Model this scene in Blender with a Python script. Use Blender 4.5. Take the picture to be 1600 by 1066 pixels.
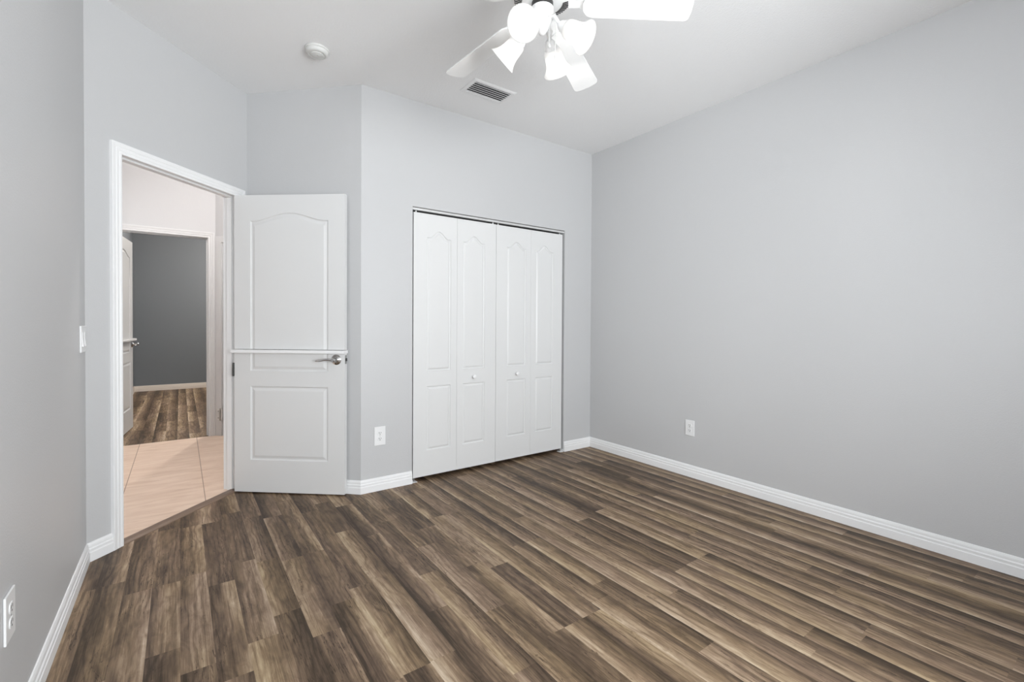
import bpy, bmesh, math, random
from mathutils import Vector, Matrix

for o in list(bpy.data.objects):
    bpy.data.objects.remove(o)
scene = bpy.context.scene
COL = scene.collection
PI = math.pi
S2 = math.sqrt(0.5)

# ------------------------------------------------------------------ camera
YAW, PITCH, ROLL, FPX, CY, CAMH = 0.62180, -0.0125, 0.0058, 723.28, 514.46, 1.1561
fw = Vector((math.sin(YAW) * math.cos(PITCH), math.cos(YAW) * math.cos(PITCH), math.sin(PITCH)))
rt = Vector((math.cos(YAW), -math.sin(YAW), 0))
up = rt.cross(fw)
r2 = rt * math.cos(ROLL) + up * math.sin(ROLL)
u2 = -rt * math.sin(ROLL) + up * math.cos(ROLL)
cam = bpy.data.cameras.new('camera')
cam.sensor_fit = 'HORIZONTAL'
cam.sensor_width = 36.0
cam.lens = FPX * 36.0 / 1600.0
cam.shift_y = -(533.0 - CY) / 1600.0
cam.clip_start = 0.02
cam.clip_end = 100
co = bpy.data.objects.new('camera', cam)
COL.objects.link(co)
m = Matrix((r2, u2, -fw)).transposed().to_4x4()
m.translation = Vector((0, 0, CAMH))
co.matrix_world = m
scene.camera = co

# ------------------------------------------------------------------ world, exposure, daylight
w = bpy.data.worlds.new('sky')
scene.world = w
w.use_nodes = True
bgn = w.node_tree.nodes['Background']
bgn.inputs[0].default_value = (0.72, 0.84, 1.0, 1)
bgn.inputs[1].default_value = 1.0
vs = scene.view_settings
scene.display_settings.display_device = 'sRGB'
vs.view_transform = 'Standard'
vs.look = 'None'
vs.gamma = 1.0
vs.use_curve_mapping = False
vs.exposure = 0.0

YB = -1.2                       # rear wall of the bedroom (behind the camera)
WX0, WX1, WZ0, WZ1 = 0.0, 1.9, 0.70, 2.15   # bedroom window in the rear wall
LY0, LY1 = -1.0, 0.85            # added second window, unseen, put in the left wall for fill light


def area_light(name, loc, rot, sx, sy, power, color):
    l = bpy.data.lights.new(name, 'AREA')
    l.shape = 'RECTANGLE'
    l.size = sx
    l.size_y = sy
    l.energy = power
    l.color = color
    o = bpy.data.objects.new(name, l)
    o.location = loc
    o.rotation_euler = rot
    COL.objects.link(o)
    return o


def point_light(name, loc, power, color, radius):
    l = bpy.data.lights.new(name, 'POINT')
    l.energy = power
    l.color = color
    l.shadow_soft_size = radius
    o = bpy.data.objects.new(name, l)
    o.location = loc
    COL.objects.link(o)
    return o


P_WINDOW, P_SIDE_FILL, P_BULB, P_HALL, P_FAR = 194.0, 54.0, 3.2, 45.0, 128.0
# daylight through the bedroom window, just outside its glass
area_light('daylight', ((WX0 + WX1) / 2, YB - 0.42, (WZ0 + WZ1) / 2 - 0.1), (math.radians(110), 0, 0),
           WX1 - WX0, WZ1 - WZ0, P_WINDOW, (0.94, 0.975, 1.0))
# added fill through an invented left wall window, brightens the right wall
area_light('added_side_fill', (-0.3675 - 0.42, (LY0 + LY1) / 2, (WZ0 + WZ1) / 2 - 0.1), (math.radians(110), 0, -PI / 2),
           LY1 - LY0, WZ1 - WZ0, P_SIDE_FILL, (0.94, 0.975, 1.0))

# ------------------------------------------------------------------ materials
MATS = {}


def nt_new(name):
    mt = bpy.data.materials.new(name)
    mt.use_nodes = True
    nt = mt.node_tree
    return mt, nt, nt.nodes['Principled BSDF']


def N(nt, typ, **kw):
    n = nt.nodes.new(typ)
    for k, v in kw.items():
        setattr(n, k, v)
    return n


def simple(name, col, rough=0.5, metal=0.0, spec=0.5, bump=0.0, bscale=200.0, emit=None, estr=0.0):
    mt, nt, b = nt_new(name)
    b.inputs['Base Color'].default_value = (*col, 1)
    b.inputs['Roughness'].default_value = rough
    b.inputs['Metallic'].default_value = metal
    b.inputs['Specular IOR Level'].default_value = spec
    if emit:
        b.inputs['Emission Color'].default_value = (*emit, 1)
        b.inputs['Emission Strength'].default_value = estr
    # a little procedural unevenness on every surface
    tc = N(nt, 'ShaderNodeTexCoord')
    nz = N(nt, 'ShaderNodeTexNoise')
    nz.inputs['Scale'].default_value = bscale
    nz.inputs['Detail'].default_value = 2.0
    nt.links.new(tc.outputs['Object'], nz.inputs['Vector'])
    if bump:
        bp = N(nt, 'ShaderNodeBump')
        bp.inputs['Strength'].default_value = bump
        bp.inputs['Distance'].default_value = 0.002
        nt.links.new(nz.outputs['Fac'], bp.inputs['Height'])
        nt.links.new(bp.outputs['Normal'], b.inputs['Normal'])
    else:
        mr = N(nt, 'ShaderNodeMapRange')
        mr.inputs['To Min'].default_value = max(0.02, rough - 0.04)
        mr.inputs['To Max'].default_value = rough + 0.04
        nt.links.new(nz.outputs['Fac'], mr.inputs['Value'])
        nt.links.new(mr.outputs['Result'], b.inputs['Roughness'])
    MATS[name] = mt
    return mt


WALLC = (0.583, 0.584, 0.588)
simple('grey_paint', WALLC, 0.42, spec=0.5, bump=0.25, bscale=160)
simple('ceiling_paint', (0.90, 0.90, 0.90), 0.8, spec=0.2, bump=0.8, bscale=90)
simple('white_paint', (0.89, 0.89, 0.89), 0.38, spec=0.4)
simple('door_white', (0.75, 0.75, 0.745), 0.36, spec=0.4)
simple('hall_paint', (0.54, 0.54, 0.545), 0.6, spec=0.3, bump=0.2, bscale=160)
simple('slate_paint', (0.178, 0.192, 0.206), 0.6, spec=0.3, bump=0.2, bscale=160)
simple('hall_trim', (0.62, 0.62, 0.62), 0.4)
simple('cream_trim', (0.78, 0.70, 0.62), 0.4)
simple('plastic_white', (0.86, 0.86, 0.86), 0.3)
simple('detector_white', (0.70, 0.70, 0.68), 0.45)
simple('plastic_grey', (0.60, 0.60, 0.58), 0.45)
simple('black_gap', (0.012, 0.012, 0.012), 0.7)
simple('dark_metal', (0.06, 0.06, 0.058), 0.4, metal=0.6)
simple('chrome', (0.62, 0.62, 0.62), 0.16, metal=1.0)
simple('steel', (0.42, 0.42, 0.41), 0.35, metal=1.0)
simple('aluminium', (0.72, 0.72, 0.72), 0.45, metal=0.35)
simple('fan_white', (0.84, 0.84, 0.835), 0.35)
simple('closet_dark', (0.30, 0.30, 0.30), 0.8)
simple('threshold_wood', (0.20, 0.135, 0.095), 0.4)
simple('bulb_glow', (1, 1, 1), 0.4, emit=(1.0, 0.96, 0.90), estr=3.0)
simple('lamp_glow', (1, 1, 1), 0.4, emit=(1.0, 0.93, 0.86), estr=6.0)


def mat_glass():
    mt = bpy.data.materials.new('window_glass')
    mt.use_nodes = True
    nt = mt.node_tree
    nt.nodes.clear()
    out = N(nt, 'ShaderNodeOutputMaterial')
    tr = N(nt, 'ShaderNodeBsdfTransparent')
    gl = N(nt, 'ShaderNodeBsdfGlossy')
    gl.inputs['Roughness'].default_value = 0.02
    fr = N(nt, 'ShaderNodeFresnel')
    fr.inputs['IOR'].default_value = 1.45
    mx = N(nt, 'ShaderNodeMixShader')
    nt.links.new(fr.outputs[0], mx.inputs[0])
    nt.links.new(tr.outputs[0], mx.inputs[1])
    nt.links.new(gl.outputs[0], mx.inputs[2])
    nt.links.new(mx.outputs[0], out.inputs[0])
    MATS['window_glass'] = mt


def mat_shade():
    # frosted lamp glass, lit from inside by its bulb
    mt = bpy.data.materials.new('frosted_glass')
    mt.use_nodes = True
    nt = mt.node_tree
    nt.nodes.clear()
    out = N(nt, 'ShaderNodeOutputMaterial')
    tl = N(nt, 'ShaderNodeBsdfTranslucent')
    tl.inputs['Color'].default_value = (0.11, 0.11, 0.108, 1)
    df = N(nt, 'ShaderNodeBsdfPrincipled')
    df.inputs['Base Color'].default_value = (0.9, 0.9, 0.89, 1)
    df.inputs['Roughness'].default_value = 0.25
    tr = N(nt, 'ShaderNodeBsdfTransparent')
    em = N(nt, 'ShaderNodeEmission')
    em.inputs['Color'].default_value = (1.0, 0.985, 0.96, 1)
    em.inputs['Strength'].default_value = 0.32
    lw = N(nt, 'ShaderNodeLayerWeight')
    lw.inputs['Blend'].default_value = 0.35
    m1 = N(nt, 'ShaderNodeMixShader')
    m1.inputs[0].default_value = 0.45
    nt.links.new(tl.outputs[0], m1.inputs[1])
    nt.links.new(df.outputs[0], m1.inputs[2])
    m2 = N(nt, 'ShaderNodeMixShader')
    mr = N(nt, 'ShaderNodeMapRange')
    mr.inputs['To Min'].default_value = 0.20
    mr.inputs['To Max'].default_value = 0.04
    nt.links.new(lw.outputs['Facing'], mr.inputs['Value'])
    nt.links.new(mr.outputs['Result'], m2.inputs[0])
    nt.links.new(m1.outputs[0], m2.inputs[1])
    nt.links.new(tr.outputs[0], m2.inputs[2])
    ad = N(nt, 'ShaderNodeAddShader')
    nt.links.new(m2.outputs[0], ad.inputs[0])
    nt.links.new(em.outputs[0], ad.inputs[1])
    nt.links.new(ad.outputs[0], out.inputs[0])
    MATS['frosted_glass'] = mt


def mth(nt, op, a, b=None, c=None):
    n = N(nt, 'ShaderNodeMath', operation=op)
    for i, v in enumerate((a, b, c)):
        if v is None:
            continue
        if isinstance(v, (int, float)):
            n.inputs[i].default_value = v
        else:
            nt.links.new(v, n.inputs[i])
    return n.outputs[0]


def mat_planks():
    mt, nt, b = nt_new('laminate_planks')
    uv = N(nt, 'ShaderNodeUVMap', uv_map='UVMap')
    at = N(nt, 'ShaderNodeAttribute', attribute_name='plank')
    sp = N(nt, 'ShaderNodeSeparateColor')
    nt.links.new(at.outputs['Color'], sp.inputs[0])
    tone, grad, seed, va = sp.outputs[0], sp.outputs[1], sp.outputs[2], at.outputs['Alpha']
    sx = N(nt, 'ShaderNodeSeparateXYZ')
    nt.links.new(uv.outputs[0], sx.inputs[0])
    U, V = sx.outputs[0], sx.outputs[1]

    def vec(su, sv, zoff=0.0):
        c = N(nt, 'ShaderNodeCombineXYZ')
        nt.links.new(mth(nt, 'MULTIPLY', U, su), c.inputs[0])
        nt.links.new(mth(nt, 'MULTIPLY', V, sv), c.inputs[1])
        nt.links.new(mth(nt, 'ADD', mth(nt, 'MULTIPLY', seed, 37.0), zoff), c.inputs[2])
        return c.outputs[0]

    def noise(v, scale, det, rough=0.55, dist=0.0):
        n = N(nt, 'ShaderNodeTexNoise')
        n.inputs['Scale'].default_value = scale
        n.inputs['Detail'].default_value = det
        n.inputs['Roughness'].default_value = rough
        n.inputs['Distortion'].default_value = dist
        nt.links.new(v, n.inputs['Vector'])
        return n.outputs['Fac']

    broad = noise(vec(2.2, 14, 0.3), 1.0, 3, 0.55, 0.6)      # clouds of lighter / darker wood
    streak = noise(vec(1.3, 70, 3.1), 1.0, 6, 0.60, 0.5)    # long streaks
    fine = noise(vec(7, 260, 7.7), 1.0, 5, 0.65, 0.3)        # pores
    blot = noise(vec(9.0, 26, 5.2), 1.0, 6, 0.68, 0.9)       # rough sawn blotches
    # growth rings: bands across the strip, bent by a slow noise
    rv = mth(nt, 'ADD', mth(nt, 'MULTIPLY', V, 210.0), mth(nt, 'MULTIPLY', noise(vec(2.6, 11, 9.4), 1.0, 2, 0.5), 34.0))
    ring = mth(nt, 'MULTIPLY_ADD', mth(nt, 'SINE', rv), 0.5, 0.5)
    ring = mth(nt, 'POWER', ring, 2.5)
    # thin dark cracks
    ck = noise(vec(4.5, 60, 13.0), 1.0, 3, 0.5, 1.2)
    crack = mth(nt, 'SUBTRACT', 1.0, mth(nt, 'MINIMUM', mth(nt, 'MULTIPLY', mth(nt, 'ABSOLUTE', mth(nt, 'SUBTRACT', ck, 0.56)), 60.0), 1.0))
    ckm = noise(vec(1.7, 9, 17.0), 1.0, 1, 0.5)
    crack = mth(nt, 'MULTIPLY', crack, mth(nt, 'GREATER_THAN', ckm, 0.52))

    vv = mth(nt, 'SUBTRACT', va, 0.5)
    gg = mth(nt, 'MULTIPLY', mth(nt, 'SUBTRACT', grad, 0.5), 2.0)
    # the light sapwood edge is uneven: nudge the across coordinate
    vv = mth(nt, 'ADD', vv, mth(nt, 'MULTIPLY', mth(nt, 'SUBTRACT', broad, 0.5), 0.45))
    gradv = mth(nt, 'MULTIPLY', gg, vv)
    t = mth(nt, 'ADD', tone, mth(nt, 'MULTIPLY', gradv, 0.88))
    t = mth(nt, 'ADD', t, mth(nt, 'MULTIPLY', mth(nt, 'SUBTRACT', broad, 0.5), 0.5))
    t = mth(nt, 'ADD', t, mth(nt, 'MULTIPLY', mth(nt, 'SUBTRACT', streak, 0.5), 0.62))
    t = mth(nt, 'ADD', t, mth(nt, 'MULTIPLY', mth(nt, 'SUBTRACT', blot, 0.5), 0.6))
    t = mth(nt, 'ADD', t, mth(nt, 'MULTIPLY', mth(nt, 'SUBTRACT', fine, 0.5), 0.60))
    t = mth(nt, 'SUBTRACT', t, mth(nt, 'MULTIPLY', mth(nt, 'MULTIPLY', ring, mth(nt, 'SMOOTH_MIN', 1.0, mth(nt, 'MULTIPLY', ckm, 1.6), 0.1)), 0.17))
    t = mth(nt, 'SUBTRACT', t, mth(nt, 'MULTIPLY', crack, 0.40))
    cr = N(nt, 'ShaderNodeValToRGB')
    e = cr.color_ramp.elements
    e[0].position = 0.0
    e[0].color = (0.05, 0.033, 0.022, 1)
    e[1].position = 1.0
    e[1].color = (0.63, 0.52, 0.405, 1)
    for pos, c in ((0.3, (0.138, 0.094, 0.063, 1)), (0.52, (0.245, 0.170, 0.114, 1)), (0.75, (0.42, 0.315, 0.222, 1))):
        el = e.new(pos)
        el.color = c
    nt.links.new(t, cr.inputs[0])
    # some boards run a touch yellower / pinker
    hs = N(nt, 'ShaderNodeMix', data_type='RGBA', blend_type='MULTIPLY')
    hs.inputs['Factor'].default_value = 1.0
    tint = N(nt, 'ShaderNodeValToRGB')
    tint.color_ramp.elements[0].position = 0.38
    tint.color_ramp.elements[0].color = (1.0, 0.985, 0.985, 1)
    tint.color_ramp.elements[1].position = 0.68
    tint.color_ramp.elements[1].color = (1.0, 0.985, 0.86, 1)
    nt.links.new(noise(vec(1.3, 6, 21.0), 1.0, 2), tint.inputs[0])
    nt.links.new(cr.outputs[0], hs.inputs['A'])
    nt.links.new(tint.outputs[0], hs.inputs['B'])
    nt.links.new(hs.outputs['Result'], b.inputs['Base Color'])
    b.inputs['Specular IOR Level'].default_value = 0.22
    rr = N(nt, 'ShaderNodeMapRange')
    rr.inputs['To Min'].default_value = 0.36
    rr.inputs['To Max'].default_value = 0.56
    nt.links.new(streak, rr.inputs['Value'])
    nt.links.new(rr.outputs['Result'], b.inputs['Roughness'])
    bp = N(nt, 'ShaderNodeBump')
    bp.inputs['Strength'].default_value = 0.25
    bp.inputs['Distance'].default_value = 0.001
    nt.links.new(t, bp.inputs['Height'])
    nt.links.new(bp.outputs['Normal'], b.inputs['Normal'])
    MATS['laminate_planks'] = mt


def mat_tile():
    mt, nt, b = nt_new('beige_tile')
    ge = N(nt, 'ShaderNodeNewGeometry')
    sx = N(nt, 'ShaderNodeSeparateXYZ')
    nt.links.new(ge.outputs['Position'], sx.inputs[0])

    def line(v, off, size, half):
        f = mth(nt, 'FRACT', mth(nt, 'DIVIDE', mth(nt, 'SUBTRACT', v, off), size))
        d = mth(nt, 'MULTIPLY', mth(nt, 'SUBTRACT', 0.5, mth(nt, 'ABSOLUTE', mth(nt, 'SUBTRACT', f, 0.5))), size)
        return mth(nt, 'LESS_THAN', d, half)
    gx = line(sx.outputs[0], 0.130 - 10 * 0.4425, 0.4425, 0.0026)
    gy = line(sx.outputs[1], 3.455 - 4.425, 0.4425, 0.0018)
    g = mth(nt, 'MAXIMUM', gx, mth(nt, 'MULTIPLY', gy, 0.35))
    c = N(nt, 'ShaderNodeCombineXYZ')
    nt.links.new(mth(nt, 'MULTIPLY', sx.outputs[0], 2.5), c.inputs[0])
    nt.links.new(mth(nt, 'MULTIPLY', sx.outputs[1], 11.0), c.inputs[1])
    nz = N(nt, 'ShaderNodeTexNoise')
    nz.inputs['Scale'].default_value = 1.6
    nz.inputs['Detail'].default_value = 7
    nz.inputs['Roughness'].default_value = 0.62
    nz.inputs['Distortion'].default_value = 0.8
    nt.links.new(c.outputs[0], nz.inputs['Vector'])
    cr = N(nt, 'ShaderNodeValToRGB')
    cr.color_ramp.elements[0].position = 0.32
    cr.color_ramp.elements[0].color = (0.73, 0.54, 0.41, 1)
    cr.color_ramp.elements[1].position = 0.62
    cr.color_ramp.elements[1].color = (0.86, 0.68, 0.545, 1)
    nt.links.new(nz.outputs['Fac'], cr.inputs[0])
    mx = N(nt, 'ShaderNodeMix', data_type='RGBA')
    nt.links.new(g, mx.inputs['Factor'])
    nt.links.new(cr.outputs[0], mx.inputs['A'])
    mx.inputs['B'].default_value = (0.40, 0.27, 0.19, 1)
    nt.links.new(mx.outputs['Result'], b.inputs['Base Color'])
    b.inputs['Roughness'].default_value = 0.42
    b.inputs['Specular IOR Level'].default_value = 0.4
    MATS['beige_tile'] = mt


mat_glass()
mat_shade()
mat_planks()
mat_tile()

# ------------------------------------------------------------------ object helpers


def obj(name, bm, mat, parent=None, smooth=False, loc=None):
    bmesh.ops.recalc_face_normals(bm, faces=bm.faces)
    me = bpy.data.meshes.new(name)
    bm.to_mesh(me)
    bm.free()
    me.materials.append(MATS[mat])
    if smooth:
        for p in me.polygons:
            p.use_smooth = True
        if smooth != 'all' and hasattr(me, 'set_sharp_from_angle'):
            me.set_sharp_from_angle(angle=math.radians(38))
    o = bpy.data.objects.new(name, me)
    COL.objects.link(o)
    if parent:
        o.parent = parent
    if loc is not None:
        o.location = loc
    return o


def tag(o, label, cat=None, group=None, kind=None):
    o['label'] = label
    if cat:
        o['category'] = cat
    if group:
        o['group'] = group
    if kind:
        o['kind'] = kind
    return o


def empty(name, loc, rz=0.0):
    o = bpy.data.objects.new(name, None)
    o.empty_display_size = 0.1
    o.location = loc
    o.rotation_euler = (0, 0, rz)
    COL.objects.link(o)
    return o


def box(bm, x0, x1, y0, y1, z0, z1, mtx=None, bev=0.0):
    b2 = bmesh.new() if bev else bm
    vs_ = [b2.verts.new(p) for p in ((x0, y0, z0), (x1, y0, z0), (x1, y1, z0), (x0, y1, z0),
                                     (x0, y0, z1), (x1, y0, z1), (x1, y1, z1), (x0, y1, z1))]
    for f in ((0, 3, 2, 1), (4, 5, 6, 7), (0, 1, 5, 4), (1, 2, 6, 5), (2, 3, 7, 6), (3, 0, 4, 7)):
        b2.faces.new([vs_[i] for i in f])
    if bev:
        bmesh.ops.bevel(b2, geom=list(b2.edges), offset=bev, segments=2, affect='EDGES', profile=0.5)
        me = bpy.data.meshes.new('tmp')
        b2.to_mesh(me)
        b2.free()
        n0 = len(bm.verts)
        bm.from_mesh(me)
        bpy.data.meshes.remove(me)
        bm.verts.ensure_lookup_table()
        vs_ = bm.verts[n0:]
    if mtx is not None:
        for v in vs_:
            v.co = mtx @ v.co
    return bm


def lathe(bm, prof, n=32, mtx=None):
    """profile of (r, z) turned about z"""
    rings = []
    for r, z in prof:
        if r < 1e-6:
            rings.append([bm.verts.new((0, 0, z))])
        else:
            rings.append([bm.verts.new((r * math.cos(2 * PI * i / n), r * math.sin(2 * PI * i / n), z)) for i in range(n)])
    for a, b in zip(rings, rings[1:]):
        if len(a) == 1 and len(b) == 1:
            continue
        for i in range(n):
            j = (i + 1) % n
            if len(a) == 1:
                bm.faces.new((a[0], b[i], b[j]))
            elif len(b) == 1:
                bm.faces.new((a[i], a[j], b[0]))
            else:
                bm.faces.new((a[i], a[j], b[j], b[i]))
    if mtx is not None:
        for rg in rings:
            for v in rg:
                v.co = mtx @ v.co
    return bm


def tube(bm, pts, rad, n=10):
    """round tube through points; rad is a number or one per point"""
    pts = [Vector(p) for p in pts]
    if not hasattr(rad, '__len__'):
        rad = [rad] * len(pts)
    rings = []
    ref = None
    for i, p in enumerate(pts):
        d = (pts[min(i + 1, len(pts) - 1)] - pts[max(i - 1, 0)]).normalized()
        if ref is None:
            ref = d.orthogonal().normalized()
        ref = (ref - d * ref.dot(d)).normalized()
        b = d.cross(ref)
        rings.append([bm.verts.new(p + (ref * math.cos(2 * PI * k / n) + b * math.sin(2 * PI * k / n)) * rad[i]) for k in range(n)])
    for a, b in zip(rings, rings[1:]):
        for k in range(n):
            j = (k + 1) % n
            bm.faces.new((a[k], a[j], b[j], b[k]))
    bm.faces.new(rings[0][::-1])
    bm.faces.new(rings[-1])
    return bm


def miters(path):
    """left-hand miter vector at each point of an open 2-D path"""
    out = []
    for i in range(len(path)):
        ns = []
        for a, b in ((i - 1, i), (i, i + 1)):
            if a < 0 or b >= len(path):
                continue
            dx, dy = path[b][0] - path[a][0], path[b][1] - path[a][1]
            l = math.hypot(dx, dy)
            ns.append((-dy / l, dx / l))
        if len(ns) == 1:
            out.append(ns[0])
        else:
            (ax, ay), (bx, by) = ns
            k = 1 + ax * bx + ay * by
            out.append(((ax + bx) / k, (ay + by) / k))
    return out


def sweep_ring(bm, p, mt_, prof, fmap):
    return [bm.verts.new(fmap(p[0] + mt_[0] * o, p[1] + mt_[1] * o, h)) for o, h in prof]


def sweep_segments(path, prof, fmap):
    """one bmesh per path segment, mitred at shared corners"""
    ms = miters(path)
    out = []
    for i in range(len(path) - 1):
        bm = bmesh.new()
        a = sweep_ring(bm, path[i], ms[i], prof, fmap)
        b = sweep_ring(bm, path[i + 1], ms[i + 1], prof, fmap)
        n = len(prof)
        for k in range(n):
            j = (k + 1) % n
            bm.faces.new((a[k], a[j], b[j], b[k]))
        bm.faces.new(a[::-1])
        bm.faces.new(b)
        out.append(bm)
    return out


def sweep(path, prof, fmap):
    ms = miters(path)
    bm = bmesh.new()
    rings = [sweep_ring(bm, p, q, prof, fmap) for p, q in zip(path, ms)]
    n = len(prof)
    for a, b in zip(rings, rings[1:]):
        for k in range(n):
            j = (k + 1) % n
            bm.faces.new((a[k], a[j], b[j], b[k]))
    bm.faces.new(rings[0][::-1])
    bm.faces.new(rings[-1])
    return bm


def struct(name, bm, mat, label, cat, smooth=False):
    return tag(obj(name, bm, mat, smooth=smooth), label, cat, kind='structure')


# ------------------------------------------------------------------ room measurements
H = 2.743
XR, YC = 3.1429, 3.1132          # right wall, closet wall
XL, YL = -0.3675, 2.9676         # end of the left wall where the angled wall begins
T = 1.0588                       # length of the angled doorway wall
KX, KY = XL + T * S2, YL + T * S2
XM = 0.9853                      # corner between return wall and closet wall
CX0, CX1, CZ = 1.352, 2.808, 1.990   # closet opening
WT = 0.115
HY = 5.565                       # far wall of the hall
FY = HY + WT
BY = 9.735                       # back wall of the bedroom across the hall


def dwall(q, off, z):
    """angled wall: q along it, off towards the bedroom"""
    return Vector((XL + (q + off) * S2, YL + (q - off) * S2, z))


def prism(bm, pts, z0, z1):
    a = [bm.verts.new((x, y, z0)) for x, y in pts]
    b = [bm.verts.new((x, y, z1)) for x, y in pts]
    n = len(pts)
    bm.faces.new(a[::-1])
    bm.faces.new(b)
    for i in range(n):
        j = (i + 1) % n
        bm.faces.new((a[i], a[j], b[j], b[i]))
    return bm


def dbox(bm, q0, q1, o0, o1, z0, z1):
    return prism(bm, [tuple(dwall(q, o, 0)[:2]) for q, o in ((q0, o0), (q1, o0), (q1, o1), (q0, o1))], z0, z1)


# walls of the bedroom
ZB0 = -0.04
bm = box(bmesh.new(), XR, XR + WT, YB - WT, YC + 0.75, ZB0, H + 0.02)
struct('wall_right', bm, 'grey_paint', 'long pale grey wall on the right of the room', 'wall')
bm = bmesh.new()
box(bm, XL - WT, XL, YB - WT, LY0, ZB0, H + 0.02)
box(bm, XL - WT, XL, LY1, YL + 0.04, ZB0, H + 0.02)
box(bm, XL - WT, XL, LY0, LY1, ZB0, WZ0)
box(bm, XL - WT, XL, LY0, LY1, WZ1, H + 0.02)
struct('wall_left', bm, 'grey_paint', 'pale grey wall on the left with the light switch', 'wall')
bm = bmesh.new()
box(bm, XL, WX0, YB - WT, YB, ZB0, H + 0.02)
box(bm, WX1, XR, YB - WT, YB, ZB0, H + 0.02)
box(bm, WX0, WX1, YB - WT, YB, ZB0, WZ0)
box(bm, WX0, WX1, YB - WT, YB, WZ1, H + 0.02)
struct('wall_rear', bm, 'grey_paint', 'pale grey wall behind the camera holding the bedroom window', 'wall')
bm = bmesh.new()
prism(bm, [(XM, YC), (CX0, YC), (CX0, YC + WT), (XM + 0.05, YC + WT)], ZB0, H + 0.02)
box(bm, CX1, XR, YC, YC + WT, ZB0, H + 0.02)
box(bm, CX0, CX1, YC, YC + WT, CZ, H + 0.02)
struct('wall_closet', bm, 'grey_paint', 'pale grey far wall around the bifold closet', 'wall')
bm = prism(bmesh.new(), [(XM, YC), (XM + 0.08, YC + 0.08), (KX + 0.08, KY + 0.08), (KX, KY)], ZB0, H + 0.02)
struct('wall_return', bm, 'grey_paint', 'short shaded grey wall behind the open split door', 'wall')
JQ0, JQ1, JZ = 0.166, 0.975, 2.012        # door opening in the angled wall
bm = bmesh.new()
dbox(bm, -0.10, JQ0 - 0.014, 0, -WT, ZB0, H + 0.02)
dbox(bm, JQ1 + 0.014, T + 0.45, 0, -WT, ZB0, H + 0.02)
dbox(bm, JQ0 - 0.014, JQ1 + 0.014, 0, -WT, JZ + 0.014, H + 0.02)
struct('wall_doorway', bm, 'grey_paint', 'angled pale grey wall around the bedroom doorway', 'wall')

# closet interior
bm = bmesh.new()
box(bm, 0.95, XR, YC + 0.68, YC + 0.75, ZB0, H + 0.02)
box(bm, XM + 0.10, XM + 0.16, YC + WT, YC + 0.68, ZB0, H + 0.02)
struct('wall_closet_inside', bm, 'closet_dark', 'dark inside walls of the closet behind the bifold doors', 'wall')

# ceiling of the bedroom
bm = prism(bmesh.new(), [(XL - WT, YB - WT), (XR + WT, YB - WT), (XR + WT, YC + 0.75), (KX + 0.5, YC + 0.75),
                         (KX + 0.08, KY + 0.08), tuple(dwall(0.0, -0.06, 0)[:2]), (XL - WT, YL - 0.04)], H, H + 0.1)
struct('ceiling', bm, 'ceiling_paint', 'white textured ceiling over the bedroom', 'ceiling')

# ------------------------------------------------------------------ plank floors
SW = 0.0989
JOINTS = {-8: [2.652], -6: [2.52], -5: [2.523], -4: [3.16], -3: [3.155, 2.395], -2: [3.247, 2.55, 1.885], -1: [2.005],
          0: [3.045, 2.45, 1.788], 1: [3.28, 2.456, 1.95], 2: [3.0, 2.023, 1.425], 3: [3.10, 2.61, 1.43], 4: [2.476, 1.68],
          5: [2.597, 1.95, 1.22], 6: [2.78, 2.2, 1.55], 7: [2.39, 1.894, 1.3], 8: [3.02, 2.49, 1.82, 1.30], 9: [2.98, 2.48, 1.30],
          10: [2.62, 1.93, 1.35], 11: [2.635, 1.93, 1.44], 12: [2.9, 2.2, 1.25], 13: [2.55, 1.849, 1.2], 14: [2.75, 2.0, 1.367],
          15: [2.6, 1.959, 1.3, 0.75], 16: [2.8, 2.1, 1.306], 17: [2.66, 2.004, 1.306], 18: [2.548, 1.478, 0.274],
          19: [2.85, 2.2, 1.48, 0.8], 20: [2.5, 1.8, 0.95], 21: [2.04, 0.848], 22: [2.6, 1.955, 0.763], 23: [2.3, 1.237, 0.77],
          24: [2.62, 1.965, 1.3, 0.6], 25: [2.7, 2.05, 1.367, 0.5], 26: [2.4, 1.7, 1.0]}
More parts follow.
